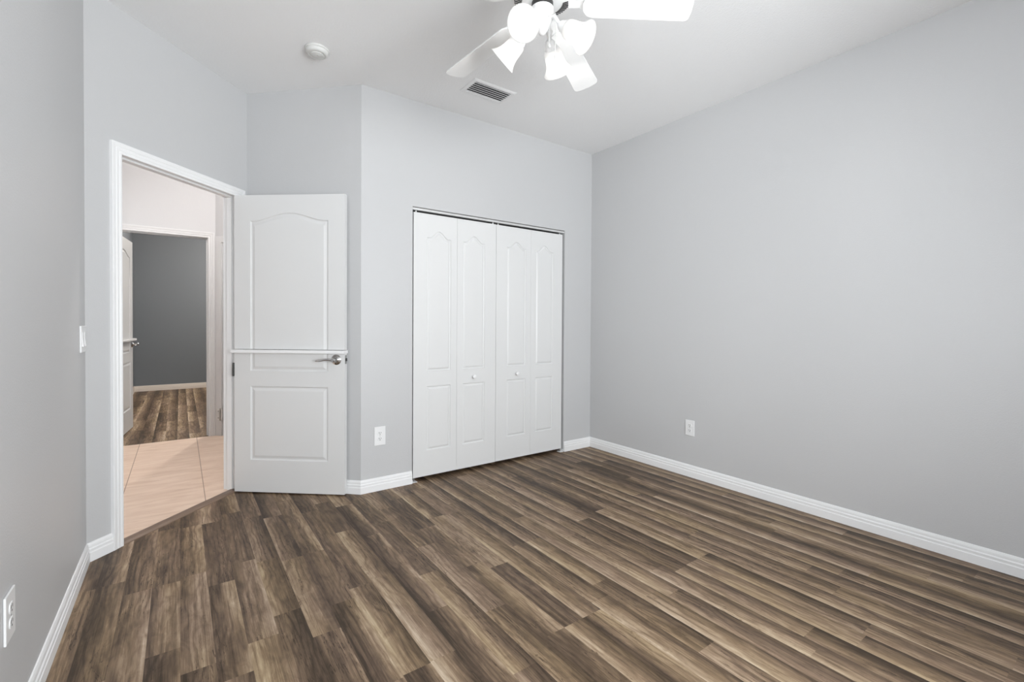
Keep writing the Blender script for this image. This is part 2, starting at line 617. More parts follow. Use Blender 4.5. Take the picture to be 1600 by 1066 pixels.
# (strip, joint index counted from the closet) -> (tone, gradient) where the photo shows it clearly
TONES = {(0, 1): (0.44, -0.55), (1, 1): (0.52, 0.3), (2, 1): (0.40, 0.1), (2, 2): (0.50, -0.6), (1, 2): (0.42, 0.2),
         (3, 2): (0.58, -0.5), (3, 1): (0.30, 0.0), (4, 0): (0.30, 0.2), (4, 1): (0.60, -0.3), (5, 1): (0.40, 0.2),
         (5, 2): (0.38, -0.2), (0, 2): (0.54, -0.3), (-2, 1): (0.36, -0.2), (-2, 2): (0.52, 0.5), (-2, 3): (0.62, -0.4),
         (-3, 1): (0.34, 0.1), (-3, 2): (0.46, 0.6), (-4, 1): (0.46, 0.5), (-5, 0): (0.28, 0.3), (-5, 1): (0.42, -0.2),
         (-6, 0): (0.42, 0.6), (-7, 0): (0.46, -0.6), (-8, 0): (0.26, 0.0), (-6, 1): (0.40, 0.3), (-1, 0): (0.42, 0.2),
         (8, 2): (0.64, 0.2), (8, 3): (0.28, 0.1), (9, 2): (0.50, -0.3), (9, 3): (0.52, -0.5), (6, 1): (0.50, -0.3), (7, 2): (0.30, 0.1),
         (13, 0): (0.44, -0.1), (13, 1): (0.62, -0.3), (13, 2): (0.56, -0.5), (15, 2): (0.60, -0.4), (17, 1): (0.36, 0.4), (17, 2): (0.28, 0.4),
         (18, 1): (0.30, -0.6), (18, 2): (0.42, -0.6), (22, 1): (0.40, -0.4), (22, 2): (0.30, -0.5), (23, 2): (0.20, 0.0),
         (23, 1): (0.48, -0.4), (24, 1): (0.44, -0.5), (21, 1): (0.44, -0.6), (21, 2): (0.56, -0.5), (20, 1): (0.46, -0.5)}


def plank_floor(name, x_ref, ks, y0, y1, joints, tones, clips, seed, label):
    rnd = random.Random(seed)
    bm = bmesh.new()
    uvl = bm.loops.layers.uv.new('UVMap')
    cl = bm.loops.layers.float_color.new('plank')
    for k in ks:
        xa, xb = x_ref + SW * k, x_ref + SW * (k + 1)
        js = sorted([j for j in joints.get(k, []) if y0 < j < y1], reverse=True)
        if not js:
            js = [y1 - rnd.uniform(0.15, 0.7)]
            if k in joints:
                js = sorted(joints[k], reverse=True)
        while js[-1] - y0 > 0.75:
            js.append(js[-1] - rnd.choice((0.5, 0.6, 0.66, 0.7)) - rnd.uniform(0, 0.05))
        while y1 - js[0] > 0.8:
            js.insert(0, js[0] + rnd.choice((0.5, 0.6, 0.66)))
        ys = [y1] + js + [y0]
        side = -1 if k >= 10 and rnd.random() < 0.85 else rnd.choice((-1, 1))
        for i in range(len(ys) - 1):
            t = rnd.choice((0.33, 0.40, 0.45, 0.5, 0.56)) + rnd.uniform(-0.04, 0.04)
            g = side * rnd.uniform(0.3, 0.85)
            t += 0.035 if 5 <= k <= 14 else (-0.05 if k >= 18 else 0.0)  # centre strips lighter, right ones darker: partly board tone, partly room light painted in
            if (k, i) in tones:
                t, g = tones[(k, i)]
                t += rnd.uniform(-0.01, 0.01)
            sd = rnd.random()
            f = bm.faces.new([bm.verts.new(p) for p in ((xa, ys[i + 1], 0), (xb, ys[i + 1], 0), (xb, ys[i], 0), (xa, ys[i], 0))])
            for lp in f.loops:
                v01 = (lp.vert.co.x - xa) / SW
                lp[uvl].uv = (lp.vert.co.y + sd * 11.0, v01 * SW + sd * 5.0)
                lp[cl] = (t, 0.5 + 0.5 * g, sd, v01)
    for co_, no_ in clips:
        bmesh.ops.bisect_plane(bm, geom=bm.verts[:] + bm.edges[:] + bm.faces[:], plane_co=co_, plane_no=no_, clear_outer=True)
    for f in bm.faces:
        f.normal_update()
        if f.normal.z < 0:
            f.normal_flip()
    me = bpy.data.meshes.new(name)
    bm.to_mesh(me)
    bm.free()
    me.materials.append(MATS['laminate_planks'])
    o = bpy.data.objects.new(name, me)
    COL.objects.link(o)
    return tag(o, label, 'floor', kind='structure')


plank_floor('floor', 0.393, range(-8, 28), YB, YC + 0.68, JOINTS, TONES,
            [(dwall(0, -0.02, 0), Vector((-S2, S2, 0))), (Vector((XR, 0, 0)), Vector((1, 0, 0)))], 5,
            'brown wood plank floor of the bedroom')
plank_floor('floor_far_bedroom', -0.62, range(0, 30), HY - 0.005, BY, {}, {}, [], 23,
            'brown wood plank floor seen through the second doorway')
bm = prism(bmesh.new(), [tuple(dwall(-0.55, -0.055, 0)[:2]), tuple(dwall(T + 0.45, -0.055, 0)[:2]), (0.80, HY - 0.005), (-1.15, HY - 0.005), (-1.15, 2.6)], -0.03, 0.0)
struct('floor_hall', bm, 'beige_tile', 'beige ceramic tile floor of the hall', 'floor')

# ------------------------------------------------------------------ hall and the bedroom across it
FX0, FX1, FZ = -0.540, 0.226, 2.000     # far doorway opening
bm = bmesh.new()
box(bm, -1.15, FX0 - 0.014, HY, FY, ZB0, H + 0.02)
box(bm, FX1 + 0.014, 1.2, HY, FY, ZB0, H + 0.02)
box(bm, FX0 - 0.014, FX1 + 0.014, HY, FY, FZ + 0.014, H + 0.02)
struct('wall_hall_far', bm, 'hall_paint', 'bright white hall wall above the second doorway', 'wall')
bm = bmesh.new()
box(bm, -1.25, -1.13, 2.4, FY, ZB0, H + 0.02)
box(bm, -1.2, XL - WT, 2.55, 2.65, ZB0, H + 0.02)
struct('wall_hall_left', bm, 'hall_paint', 'white hall wall left of the doorway', 'wall')
HA, HB = (0.292, HY), (0.80, HY - 0.508)
bm = bmesh.new()
prism(bm, [HA, HB, (HB[0] + 0.1, HB[1] + 0.1), (HA[0] + 0.1, HA[1] + 0.1)], ZB0, H + 0.02)
box(bm, 0.80, 0.90, 3.7, HB[1], ZB0, H + 0.02)
struct('wall_hall_right', bm, 'hall_paint', 'angled white hall wall on the right past the second doorway', 'wall')
bm = prism(bmesh.new(), [(-1.25, 2.45), tuple(dwall(-0.3, -0.06, 0)[:2]), tuple(dwall(T + 0.45, -0.06, 0)[:2]), (0.9, 3.85), (0.9, FY), (-1.25, FY)], H, H + 0.1)
struct('ceiling_hall', bm, 'ceiling_paint', 'white hall ceiling', 'ceiling')

RX0, RX1 = -0.620, 2.3
bm = box(bmesh.new(), RX0 - WT, RX1, BY, BY + WT, ZB0, H + 0.02)
struct('wall_far_bedroom_back', bm, 'slate_paint', 'dark slate grey wall at the back of the far bedroom', 'wall')
bm = bmesh.new()
box(bm, RX0 - WT, RX0, FY, BY, ZB0, H + 0.02)
struct('wall_far_bedroom_left', bm, 'slate_paint', 'dark grey side wall behind the far bedroom door', 'wall')
bm = bmesh.new()
box(bm, RX1, RX1 + WT, FY, BY, ZB0, H + 0.02)
box(bm, 1.2, RX1 + WT, HY, FY, ZB0, H + 0.02)
struct('wall_far_bedroom_right', bm, 'slate_paint', 'dark grey right wall of the far bedroom', 'wall')
bm = box(bmesh.new(), RX0 - WT, RX1 + WT, FY, BY + WT, H, H + 0.1)
struct('ceiling_far_bedroom', bm, 'ceiling_paint', 'ceiling of the far bedroom', 'ceiling')

# ------------------------------------------------------------------ baseboards
BT = 0.014
BASE = [(0, 0.0), (BT, 0.0), (BT, 0.043), (0.0115, 0.047), (0.0115, 0.055), (0.0125, 0.058), (0.0115, 0.062), (0.0085, 0.066),
        (0.0085, 0.073), (0.0075, 0.080), (0.004, 0.0885), (0.0, 0.090)]
BASE = [(o, h + 0.0005) for o, h in BASE]
xyz = lambda u, v, h: Vector((u, v, h))
pA = [tuple(dwall(0.122, 0, 0)[:2]), (XL, YL), (XL, YB), (XR, YB), (XR, YC), (CX1 + 0.002, YC)]
for nm, bm, lb in zip(('baseboard_doorway', 'baseboard_left', 'baseboard_rear', 'baseboard_right', 'baseboard_closet_right'),
                      sweep_segments(pA, BASE, xyz),
                      ('short white baseboard beside the left doorway casing', 'white moulded baseboard along the left wall',
                       'white baseboard along the wall behind the camera', 'long white moulded baseboard along the right wall',
                       'short white baseboard between the closet and the right corner')):
    struct(nm, bm, 'white_paint', lb, 'baseboard')
pB = [(CX0 - 0.002, YC), (XM, YC), (KX, KY)]
for nm, bm, lb in zip(('baseboard_closet_left', 'baseboard_return'), sweep_segments(pB, BASE, xyz),
                      ('white baseboard under the outlet left of the closet', 'white baseboard behind the open split door')):
    struct(nm, bm, 'white_paint', lb, 'baseboard')
pF = [(RX1, BY), (RX0, BY), (RX0, FY + 0.9)]
for nm, bm, lb in zip(('baseboard_far_bedroom_back', 'baseboard_far_bedroom_left'), sweep_segments(pF, BASE, xyz),
                      ('cream baseboard along the dark far bedroom wall', 'cream baseboard behind the far bedroom door')):
    struct(nm, bm, 'cream_trim', lb, 'baseboard')

# ------------------------------------------------------------------ door casings and jambs
CAS = [(0.0, 0.0), (0.0, 0.009), (0.004, 0.011), (0.012, 0.011), (0.015, 0.009), (0.018, 0.011), (0.030, 0.013), (0.033, 0.011),
       (0.036, 0.013), (0.050, 0.016), (0.055, 0.015), (0.056, 0.0)]
JAMB = [(0.0, 0.0), (0.013, 0.0), (0.013, -WT), (0.0, -WT), (0.0, -0.080), (-0.011, -0.080), (-0.011, -0.044), (0.0, -0.044)]


def frame_path(a, b, z):
    # walked so that the left side of the path is outside the opening
    return [(a, 0.0008), (a, z), (b, z), (b, 0.0008)]


dm = lambda q, z, h: dwall(q, h, z)
bm = sweep(frame_path(JQ0 + 0.007, JQ1 - 0.007 + 0.002, 2.004), CAS, dm)
struct('trim_1', bm, 'white_paint', 'white moulded casing around the bedroom doorway', 'door casing')
bm = sweep(frame_path(JQ0, JQ1, JZ), JAMB, dm)
struct('trim_2', bm, 'white_paint', 'white door jamb lining the bedroom doorway', 'door jamb')
fm = lambda x, z, h: Vector((x, HY - h, z))
bm = sweep(frame_path(FX0 - 0.006, FX1 + 0.004, FZ - 0.004), CAS, fm)
struct('trim_3', bm, 'hall_trim', 'white casing around the second doorway across the hall', 'door casing')
bm = sweep(frame_path(FX0, FX1, FZ), JAMB, fm)
struct('trim_4', bm, 'hall_trim', 'white jamb lining the second doorway across the hall', 'door jamb')
# door of the next hall room: only a sliver of its casing shows past our own jamb
hw45 = lambda a, z, h: Vector((HA[0] + (a - h) * S2, HA[1] - (a + h) * S2, z))
bm = bmesh.new()
pts = [(0.004, 2.018), (0.115, 2.018)]
v = []
for (a0, a1, z0, z1, h) in ((0.006, 0.075, 0.001, 2.018, 0.014), (0.075, 0.60, 1.955, 2.018, 0.014)):
    for h0 in (0.0, h):
        v.append([bm.verts.new(hw45(a, z, h0)) for a, z in ((a0, z0), (a1, z0), (a1, z1), (a0, z1))])
    lo, hi = v[-2], v[-1]
    bm.faces.new(hi)
    bm.faces.new(lo[::-1])
    for i in range(4):
        j = (i + 1) % 4
        bm.faces.new((lo[i], lo[j], hi[j], hi[i]))
struct('trim_5', bm, 'hall_trim', 'sliver of white casing of another hall door right of the second doorway', 'door casing')
# its lower hinge
hinge = empty('hinge', hw45(0.055, 0.16, 0.0145))
hinge.parent = bpy.data.objects['trim_5']
hinge.rotation_euler = (0, 0, -PI / 4)
bm = bmesh.new()
box(bm, -0.028, 0.03, -0.003, 0.0, 0.0, 0.115, bev=0.001)
obj('hinge_leaf', bm, 'aluminium', hinge)
bm = bmesh.new()
tube(bm, [(0.012, -0.008, -0.004), (0.012, -0.008, 0.119)], 0.006, 10)
obj('hinge_barrel', bm, 'steel', hinge, smooth=True)
bm = bmesh.new()
for z in (0.022, 0.090):
    bm = bmesh.new()
    lathe(bm, [(0, 0.0), (0.0045, 0.0), (0.0045, 0.0015), (0, 0.002)], 10, Matrix.Translation((-0.012, -0.003, z)) @ Matrix.Rotation(PI / 2, 4, 'X'))
    obj('hinge_screw', bm, 'dark_metal', hinge)
hinge['label'] = 'small metal door hinge low on the white casing'

# threshold between planks and tile
bm = bmesh.new()
TP = [(-0.058, 0.0), (-0.056, 0.007), (-0.045, 0.0095), (-0.012, 0.0095), (0.004, 0.004), (0.006, 0.0)]
a = [bm.verts.new(dwall(JQ0 + 0.002, o, z + 0.0004)) for o, z in TP]
b = [bm.verts.new(dwall(JQ1 - 0.002, o, z + 0.0004)) for o, z in TP]
for i in range(len(TP)):
    j = (i + 1) % len(TP)
    bm.faces.new((a[i], a[j], b[j], b[i]))
bm.faces.new(a[::-1])
bm.faces.new(b)
tag(obj('threshold_strip', bm, 'threshold_wood'), 'brown wooden threshold strip between hall tiles and bedroom planks', 'threshold')


# ------------------------------------------------------------------ panelled doors
def offset_poly(pts, d):
    """inset a counter-clockwise polygon"""
    n = len(pts)
    out = []
    for i in range(n):
        p0, p1, p2 = pts[i - 1], pts[i], pts[(i + 1) % n]
        ns = []
        for a, b in ((p0, p1), (p1, p2)):
            dx, dy = b[0] - a[0], b[1] - a[1]
            l = math.hypot(dx, dy)
            ns.append((-dy / l, dx / l))
        (ax, ay), (bx, by) = ns
        k = 1 + ax * bx + ay * by
        out.append((p1[0] + (ax + bx) / k * d, p1[1] + (ay + by) / k * d))
    return out


def arch_panel(x0, x1, z0, z1, rise, n=28, shoulder=0.0, power=1.0):
    pts = [(x0, z0), (x1, z0), (x1, z1)]
    if rise:
        a, b = x1 - shoulder, x0 + shoulder
        for i in range(0 if shoulder else 1, n + (1 if shoulder else 0)):
            t = i / n
            s = (0.5 - 0.5 * math.cos(2 * PI * t)) ** power
            pts.append((a + (b - a) * t, z1 + rise * s))
    pts.append((x0, z1))
    return pts


LOOPS = ((0.0, 0.0), (0.005, 0.006), (0.011, 0.0075), (0.016, 0.0065), (0.030, 0.0012), (0.034, 0.0008))


def panel_leaf(x0, x1, z0, z1, th, panels, loops=LOOPS):
    """front faces -Y at y=0, raised panels cut into it"""
    bm = bmesh.new()
    rect = [bm.verts.new((x, 0, z)) for x, z in ((x0, z0), (x1, z0), (x1, z1), (x0, z1))]
    edges = [bm.edges.new((rect[i], rect[(i + 1) % 4])) for i in range(4)]
    for pts in panels:
        prev = None
        for off, dep in loops:
            ring = [bm.verts.new((x, dep, z)) for x, z in (offset_poly(pts, off) if off else pts)]
            if prev is None:
                edges += [bm.edges.new((ring[i], ring[(i + 1) % len(ring)])) for i in range(len(ring))]
            else:
                for i in range(len(ring)):
                    j = (i + 1) % len(ring)
                    bm.faces.new((prev[i], prev[j], ring[j], ring[i]))
            prev = ring
        bm.faces.new(prev)
    bmesh.ops.triangle_fill(bm, use_beauty=True, use_dissolve=False, edges=edges, normal=(0, -1, 0))
    back = [bm.verts.new((x, th, z)) for x, z in ((x0, z0), (x1, z0), (x1, z1), (x0, z1))]
    bm.faces.new(back[::-1])
    for i in range(4):
        j = (i + 1) % 4
        bm.faces.new((rect[i], rect[j], back[j], back[i]))
    return bm


def cut_leaf(bm, z, keep_above):
    r = bmesh.ops.bisect_plane(bm, geom=bm.verts[:] + bm.edges[:] + bm.faces[:], plane_co=(0, 0, z), plane_no=(0, 0, 1),
                               clear_outer=not keep_above, clear_inner=keep_above)
    es = [e for e in r['geom_cut'] if isinstance(e, bmesh.types.BMEdge)]
    bmesh.ops.contextual_create(bm, geom=es)
    return bm


def lever_handle(parent, x, z, y=0.0, flip=1):
    """lever pointing to -x, rose on the front face"""
    M = Matrix.Translation((x, y, z)) @ Matrix.Rotation(PI / 2, 4, 'X')
    bm = bmesh.new()
    lathe(bm, [(0, 0.0), (0.033, 0.0), (0.034, 0.003), (0.031, 0.006), (0.029, 0.0065), (0.026, 0.010), (0.021, 0.0125), (0.019, 0.012),
               (0.016, 0.014), (0.013, 0.017), (0.0115, 0.022), (0.011, 0.040), (0.0135, 0.043), (0.0135, 0.056), (0.010, 0.060), (0, 0.061)], 28, M)
    o = obj('lever_handle', bm, 'chrome', parent, smooth=True)
    bm = bmesh.new()
    pts, rad = [], []
    for i in range(15):
        t = i / 14
        pts.append((x - 0.004 - 0.118 * t, y - 0.050 - 0.004 * math.sin(PI * t), z + 0.010 * math.sin(PI * t * 1.15) * (1 - t) - 0.006 * t))
        rad.append(0.0085 - 0.0035 * t + 0.0015 * math.sin(PI * t) - (0.0035 if i == 14 else 0))
    tube(bm, pts, rad, 12)
    obj('lever', bm, 'chrome', o, smooth=True)
    return o


def dutch_door(name, loc, rz, label, with_hinge=True):
    d = empty(name, loc, rz)
    W, ZB, ZT, ZS = 0.765, 0.010, 2.004, 0.968
    panels = [arch_panel(0.113, 0.651, 0.826, 1.832, 0.052, 36, shoulder=0.02, power=0.9),
              arch_panel(0.113, 0.651, 0.226, 0.724, 0)]
    up_ = cut_leaf(panel_leaf(0, W, ZB, ZT, 0.035, panels), ZS + 0.005, True)
    lo_ = cut_leaf(panel_leaf(0, W, ZB, ZT, 0.035, panels), ZS - 0.020, False)
    u = obj('upper_leaf', up_, 'door_white', d)
    l = obj('lower_leaf', lo_, 'door_white', d)
    bm = bmesh.new()
    box(bm, -0.004, W + 0.006, -0.034, 0.040, ZS - 0.020, ZS + 0.002, bev=0.004)
    obj('ledge', bm, 'white_paint', d)
    lever_handle(d, 0.709, 0.908)['label'] = 'chrome lever handle under the ledge'
    bm = bmesh.new()
    box(bm, W, W + 0.0015, 0.005, 0.030, 0.880, 0.938, bev=0.0005)
    obj('latch_plate', bm, 'steel', d)
    bm = bmesh.new()
    box(bm, W + 0.001, W + 0.008, 0.010, 0.024, 0.898, 0.918, bev=0.002)
    obj('latch_bolt', bm, 'dark_metal', d)
    if with_hinge:
        for zc in (0.835, 0.25, 1.10, 1.80):
            bm = bmesh.new()
            y = -0.001 if zc == 0.835 else 0.036
            tube(bm, [(-0.005, y, zc - 0.045), (-0.005, y, zc + 0.045)], 0.0055, 10)
            box(bm, -0.004, 0.002, y, 0.030, zc - 0.044, zc + 0.044)
            hg = obj('hinge', bm, 'dark_metal', d, smooth=True)
            hg['label'] = 'dark steel hinge'
    tag(d, label, 'door', kind='structure')
    return d


HX, HYY = 0.2951, 3.6217
EX, EY = 0.885, 3.132
dutch_door('door_1', (HX, HYY, 0), math.atan2(EY - HYY, EX - HX), 'open white split door with ledge and chrome lever in front of the short wall')
dutch_door('door_2', (-0.502, 5.705, 0), math.atan2(0.76, 0.083), 'open white split door of the far bedroom, seen edge on through the hall', with_hinge=True)

# closet bifold doors
BLOOPS = ((0.0, 0.0), (0.0035, 0.006), (0.008, 0.0078), (0.011, 0.007), (0.021, 0.001), (0.0235, 0.0006))
LW = 0.3555


def bifold(name, x0, y0, label, knob_leaf):
    d = empty(name, (x0, y0, 0))
    th = 0.030
    for i in range(2):
        a, b = i * (LW + 0.0012), i * (LW + 0.0012) + LW
        px0 = a + (0.106 if i == 0 else 0.052)
        px1 = px0 + 0.197
        pn = [arch_panel(px0, px1, 0.800, 1.784, 0.050, 28, shoulder=0.020, power=0.95), arch_panel(px0, px1, 0.216, 0.689, 0)]
        lf = obj('leaf', panel_leaf(a, b, 0.030, 1.954, th, pn, BLOOPS), 'door_white', d)
        bm = bmesh.new()
        xp = a + 0.024 if i == 0 else b - 0.024
        lathe(bm, [(0, 1.954), (0.0045, 1.954), (0.0045, 1.968), (0, 1.968)], 10, Matrix.Translation((xp, 0.014, 0)))
        pnn = obj('pivot_pin', bm, 'plastic_white', lf)
        if i == knob_leaf:
            bm = bmesh.new()
            kx = (px0 + px1) / 2 - (0.006 if i == 1 else 0.0)
            M = Matrix.Translation((kx, 0, 0.738)) @ Matrix.Rotation(PI / 2, 4, 'X')
            lathe(bm, [(0, 0), (0.010, 0), (0.009, 0.004), (0.0065, 0.010), (0.008, 0.014), (0.0145, 0.019), (0.0165, 0.024), (0.0145, 0.029), (0.008, 0.032), (0, 0.033)], 24, M)
            k = obj('knob', bm, 'plastic_white', lf, smooth=True)
            k['label'] = 'round white knob'
    for z in (0.35, 1.0, 1.6):
        bm = bmesh.new()
        tube(bm, [(LW + 0.0015, 0.029, z - 0.03), (LW + 0.0015, 0.029, z + 0.03)], 0.003, 8)
        obj('hinge', bm, 'plastic_white', d)
    return tag(d, label, 'closet door', kind='structure', group=None)


bifold('door_3', 1.3640, YC + 0.010, 'left white bifold closet door with arched panels, nearer the outlet', 1)
bifold('door_4', 2.0814, YC + 0.014, 'right white bifold closet door with arched panels, nearer the room corner', 0)

tr = empty('door_track', (0, YC, 0))
bm = box(bmesh.new(), CX0 + 0.001, CX1 - 0.001, 0.006, 0.036, 1.9695, 1.983)
obj('rail', bm, 'aluminium', tr)
bm = box(bmesh.new(), CX0 + 0.001, CX1 - 0.001, 0.010, 0.034, 1.983, 1.9895)
obj('gap_shadow_strip', bm, 'steel', tr)  # dark strip standing in for the shadow line between header and rail
tag(tr, 'thin metal track over the closet doors', 'door track')
for x, lb in ((CX0 + 0.002, 'white floor pivot bracket at the left foot of the closet doors'), (CX1 - 0.042, 'white floor pivot bracket at the right foot of the closet doors')):
    p_ = empty('pivot_bracket', (x, YC - 0.004, 0.0005))
    bm = box(bmesh.new(), 0, 0.040, 0, 0.045, 0, 0.003)
    bm2 = 0 if x < 2 else 0.037
    box(bm, bm2, bm2 + 0.003, 0, 0.045, 0.003, 0.022)
    obj('plate', bm, 'plastic_white', p_)
    bm = bmesh.new()
    lathe(bm, [(0, 0.003), (0.004, 0.003), (0.004, 0.028), (0, 0.028)], 8, Matrix.Translation((0.022, 0.028, 0)))
    obj('pin', bm, 'steel', p_)
    tag(p_, lb, 'bracket', group='closet floor brackets')

# ------------------------------------------------------------------ window behind the camera
def window(name, loc, rz, width, height, label):
    """local +Y faces into the room"""
    wn = empty(name, loc, rz)
    hw_, hh_ = width / 2, height
    bm = bmesh.new()
    for x0, x1, z0, z1 in ((-hw_, -hw_ + 0.045, 0, hh_), (hw_ - 0.045, hw_, 0, hh_), (-hw_ + 0.045, hw_ - 0.045, 0, 0.045),
                           (-hw_ + 0.045, hw_ - 0.045, hh_ - 0.045, hh_), (-0.025, 0.025, 0.045, hh_ - 0.045)):
        box(bm, x0, x1, -0.025, 0.025, z0, z1)
    obj('window_frame', bm, 'white_paint', wn)
    for x0, x1 in ((-hw_ + 0.045, -0.025), (0.025, hw_ - 0.045)):
        bm = box(bmesh.new(), x0, x1, -0.003, 0.003, 0.045, hh_ - 0.045)
        obj('pane', bm, 'window_glass', wn)
    bm = box(bmesh.new(), -hw_ - 0.05, hw_ + 0.05, 0.0695, 0.115, -0.022, 0.0, bev=0.004)
    obj('window_sill', bm, 'white_paint', wn)
    return tag(wn, label, 'window', kind='structure')


window('window_1', ((WX0 + WX1) / 2, YB - WT * 0.6, WZ0), 0, WX1 - WX0, WZ1 - WZ0, 'white framed bedroom window in the wall behind the camera')
window('added_window_2', (XL - WT * 0.6, (LY0 + LY1) / 2, WZ0), -PI / 2, LY1 - LY0, WZ1 - WZ0, 'added white framed window in the left wall, out of sight, for fill light')

# ------------------------------------------------------------------ outlets and switch
def outlet(loc, rz, pw, ph, label):
    o = empty('wall_outlet', loc, rz)
    bm = box(bmesh.new(), -pw / 2, pw / 2, -0.0060, -0.0003, -ph / 2, ph / 2, bev=0.0018)
    obj('cover_plate', bm, 'plastic_white', o)
    for s in (1, -1):
        zc = s * 0.0195
        bm = bmesh.new()
        pr = []
        for i in range(24):
            t = 2 * PI * i / 24
            x = 0.0172 * math.cos(t)
            z = max(-0.0135, min(0.0135, 0.0172 * math.sin(t)))
            pr.append((x, z + zc))
        for y0, y1 in ((-0.0060, -0.0078),):
            A = [bm.verts.new((x, y0, z)) for x, z in pr]
            B = [bm.verts.new((x * 0.96, y1, zc + (z - zc) * 0.96)) for x, z in pr]
            for i in range(24):
                j = (i + 1) % 24
                bm.faces.new((A[i], A[j], B[j], B[i]))
            bm.faces.new(B)
        r = obj('receptacle', bm, 'plastic_white', o)
        bm = bmesh.new()
        box(bm, -0.0078, -0.0050, -0.0081, -0.0079, zc - 0.001, zc + 0.0085)
        box(bm, 0.0050, 0.0075, -0.0081, -0.0079, zc - 0.0005, zc + 0.0075)
        lathe(bm, [(0, 0), (0.0030, 0), (0.0030, 0.0002), (0, 0.0002)], 10, Matrix.Translation((0, -0.0079, zc - 0.0075)) @ Matrix.Rotation(PI / 2, 4, 'X'))
        obj('slots', bm, 'black_gap', r)
    bm = bmesh.new()
    lathe(bm, [(0, 0), (0.0028, 0), (0.0024, 0.0008), (0, 0.001)], 10, Matrix.Translation((0, -0.0060, 0)) @ Matrix.Rotation(PI / 2, 4, 'X'))
    obj('screw', bm, 'steel', o)
    return tag(o, label, 'outlet', group='white wall outlets')


outlet((1.115, YC, 0.376), 0, 0.078, 0.128, 'white wall outlet between the open door and the closet')
outlet((2.057, 0, 0.371), 0, 0.074, 0.117, 'white wall outlet low on the right wall').location = (XR, 2.057, 0.371)
bpy.data.objects['wall_outlet.001'].rotation_euler = (0, 0, -PI / 2)
outlet((XL, 1.735, 0.387), PI / 2, 0.082, 0.124, 'white wall outlet on the left wall near the floor, closest to the viewer')

sw = empty('light_switch', (XL, 2.872, 1.073), PI / 2)
bm = box(bmesh.new(), -0.062, 0.062, -0.0075, -0.0003, -0.0605, 0.0605, bev=0.002)
obj('cover_plate', bm, 'plastic_white', sw)
for xs in (-0.028, 0.028):
    bm = bmesh.new()
    pr = [(-0.0335, -0.0075), (0.0335, -0.0075), (0.0335, -0.0085), (0.0, -0.0095), (-0.0335, -0.0125)]
    A = [bm.verts.new((xs - 0.0165, y, z)) for z, y in pr]
    B = [bm.verts.new((xs + 0.0165, y, z)) for z, y in pr]
    for i in range(5):
        j = (i + 1) % 5
        bm.faces.new((A[i], A[j], B[j], B[i]))
    bm.faces.new(A[::-1])
    bm.faces.new(B)
    obj('rocker', bm, 'plastic_white', sw)
tag(sw, 'white rocker light switch plate on the left wall beside the doorway', 'light switch')

# ------------------------------------------------------------------ smoke detector
sd = empty('smoke_detector', (0.650, 2.868, H))
sd.rotation_euler = (0, 0, math.radians(-40))
bm = bmesh.new()
lathe(bm, [(0, 0), (0.064, 0), (0.066, -0.002), (0.066, -0.010), (0.064, -0.012), (0, -0.012)], 40)
obj('base', bm, 'detector_white', sd, smooth=True)
bm = bmesh.new()
lathe(bm, [(0.0, -0.012), (0.061, -0.012), (0.062, -0.020), (0.058, -0.028), (0.050, -0.033), (0.046, -0.0335), (0.045, -0.0315), (0.036, -0.0325),
           (0.035, -0.036), (0.020, -0.040), (0, -0.041)], 40)
obj('cover', bm, 'detector_white', sd, smooth=True)
bm = box(bmesh.new(), 0.006, 0.040, -0.016, 0.004, -0.0425, -0.034, bev=0.002)
obj('test_button', bm, 'plastic_grey', sd)
bm = box(bmesh.new(), 0.010, 0.036, -0.010, -0.004, -0.0445, -0.042, bev=0.001)
obj('indicator', bm, 'detector_white', sd)
tag(sd, 'round white smoke detector on the ceiling', 'smoke detector')

# ------------------------------------------------------------------ ceiling vent
vt = empty('air_vent', (1.719, 2.690, H))
VX, VY = 0.168, 0.098
bm = bmesh.new()
prof = [(0.0, -0.0005), (0.001, -0.003), (0.012, -0.0085), (0.026, -0.0085), (0.028, -0.006), (0.028, -0.0005)]
path = [(-VX, -VY), (VX, -VY), (VX, VY), (-VX, VY)]
rings = []
for (px, py) in path:
    sx_, sy_ = (1 if px < 0 else -1), (1 if py < 0 else -1)
    rings.append([bm.verts.new((px + sx_ * o_, py + sy_ * o_, h_)) for o_, h_ in prof])
for i in range(4):
    a, b = rings[i], rings[(i + 1) % 4]
    for k in range(len(prof) - 1):
        bm.faces.new((a[k], a[k + 1], b[k + 1], b[k]))
obj('frame', bm, 'plastic_white', vt)
bm = box(bmesh.new(), -VX + 0.02, VX - 0.02, -VY + 0.02, VY - 0.02, -0.0015, -0.0004)
obj('duct_opening', bm, 'black_gap', vt)
for i in range(6):
    yc_ = -0.060 + 0.0235 * i
    bm = bmesh.new()
    M = Matrix.Translation((0, yc_, -0.0075)) @ Matrix.Rotation(math.radians(18), 4, 'X')
    box(bm, -VX + 0.027, VX - 0.027, -0.0085, 0.0085, -0.0006, 0.0006, M)
    obj('louver', bm, 'plastic_white', vt)
tag(vt, 'rectangular white louvered air vent on the ceiling by the fan', 'air vent')

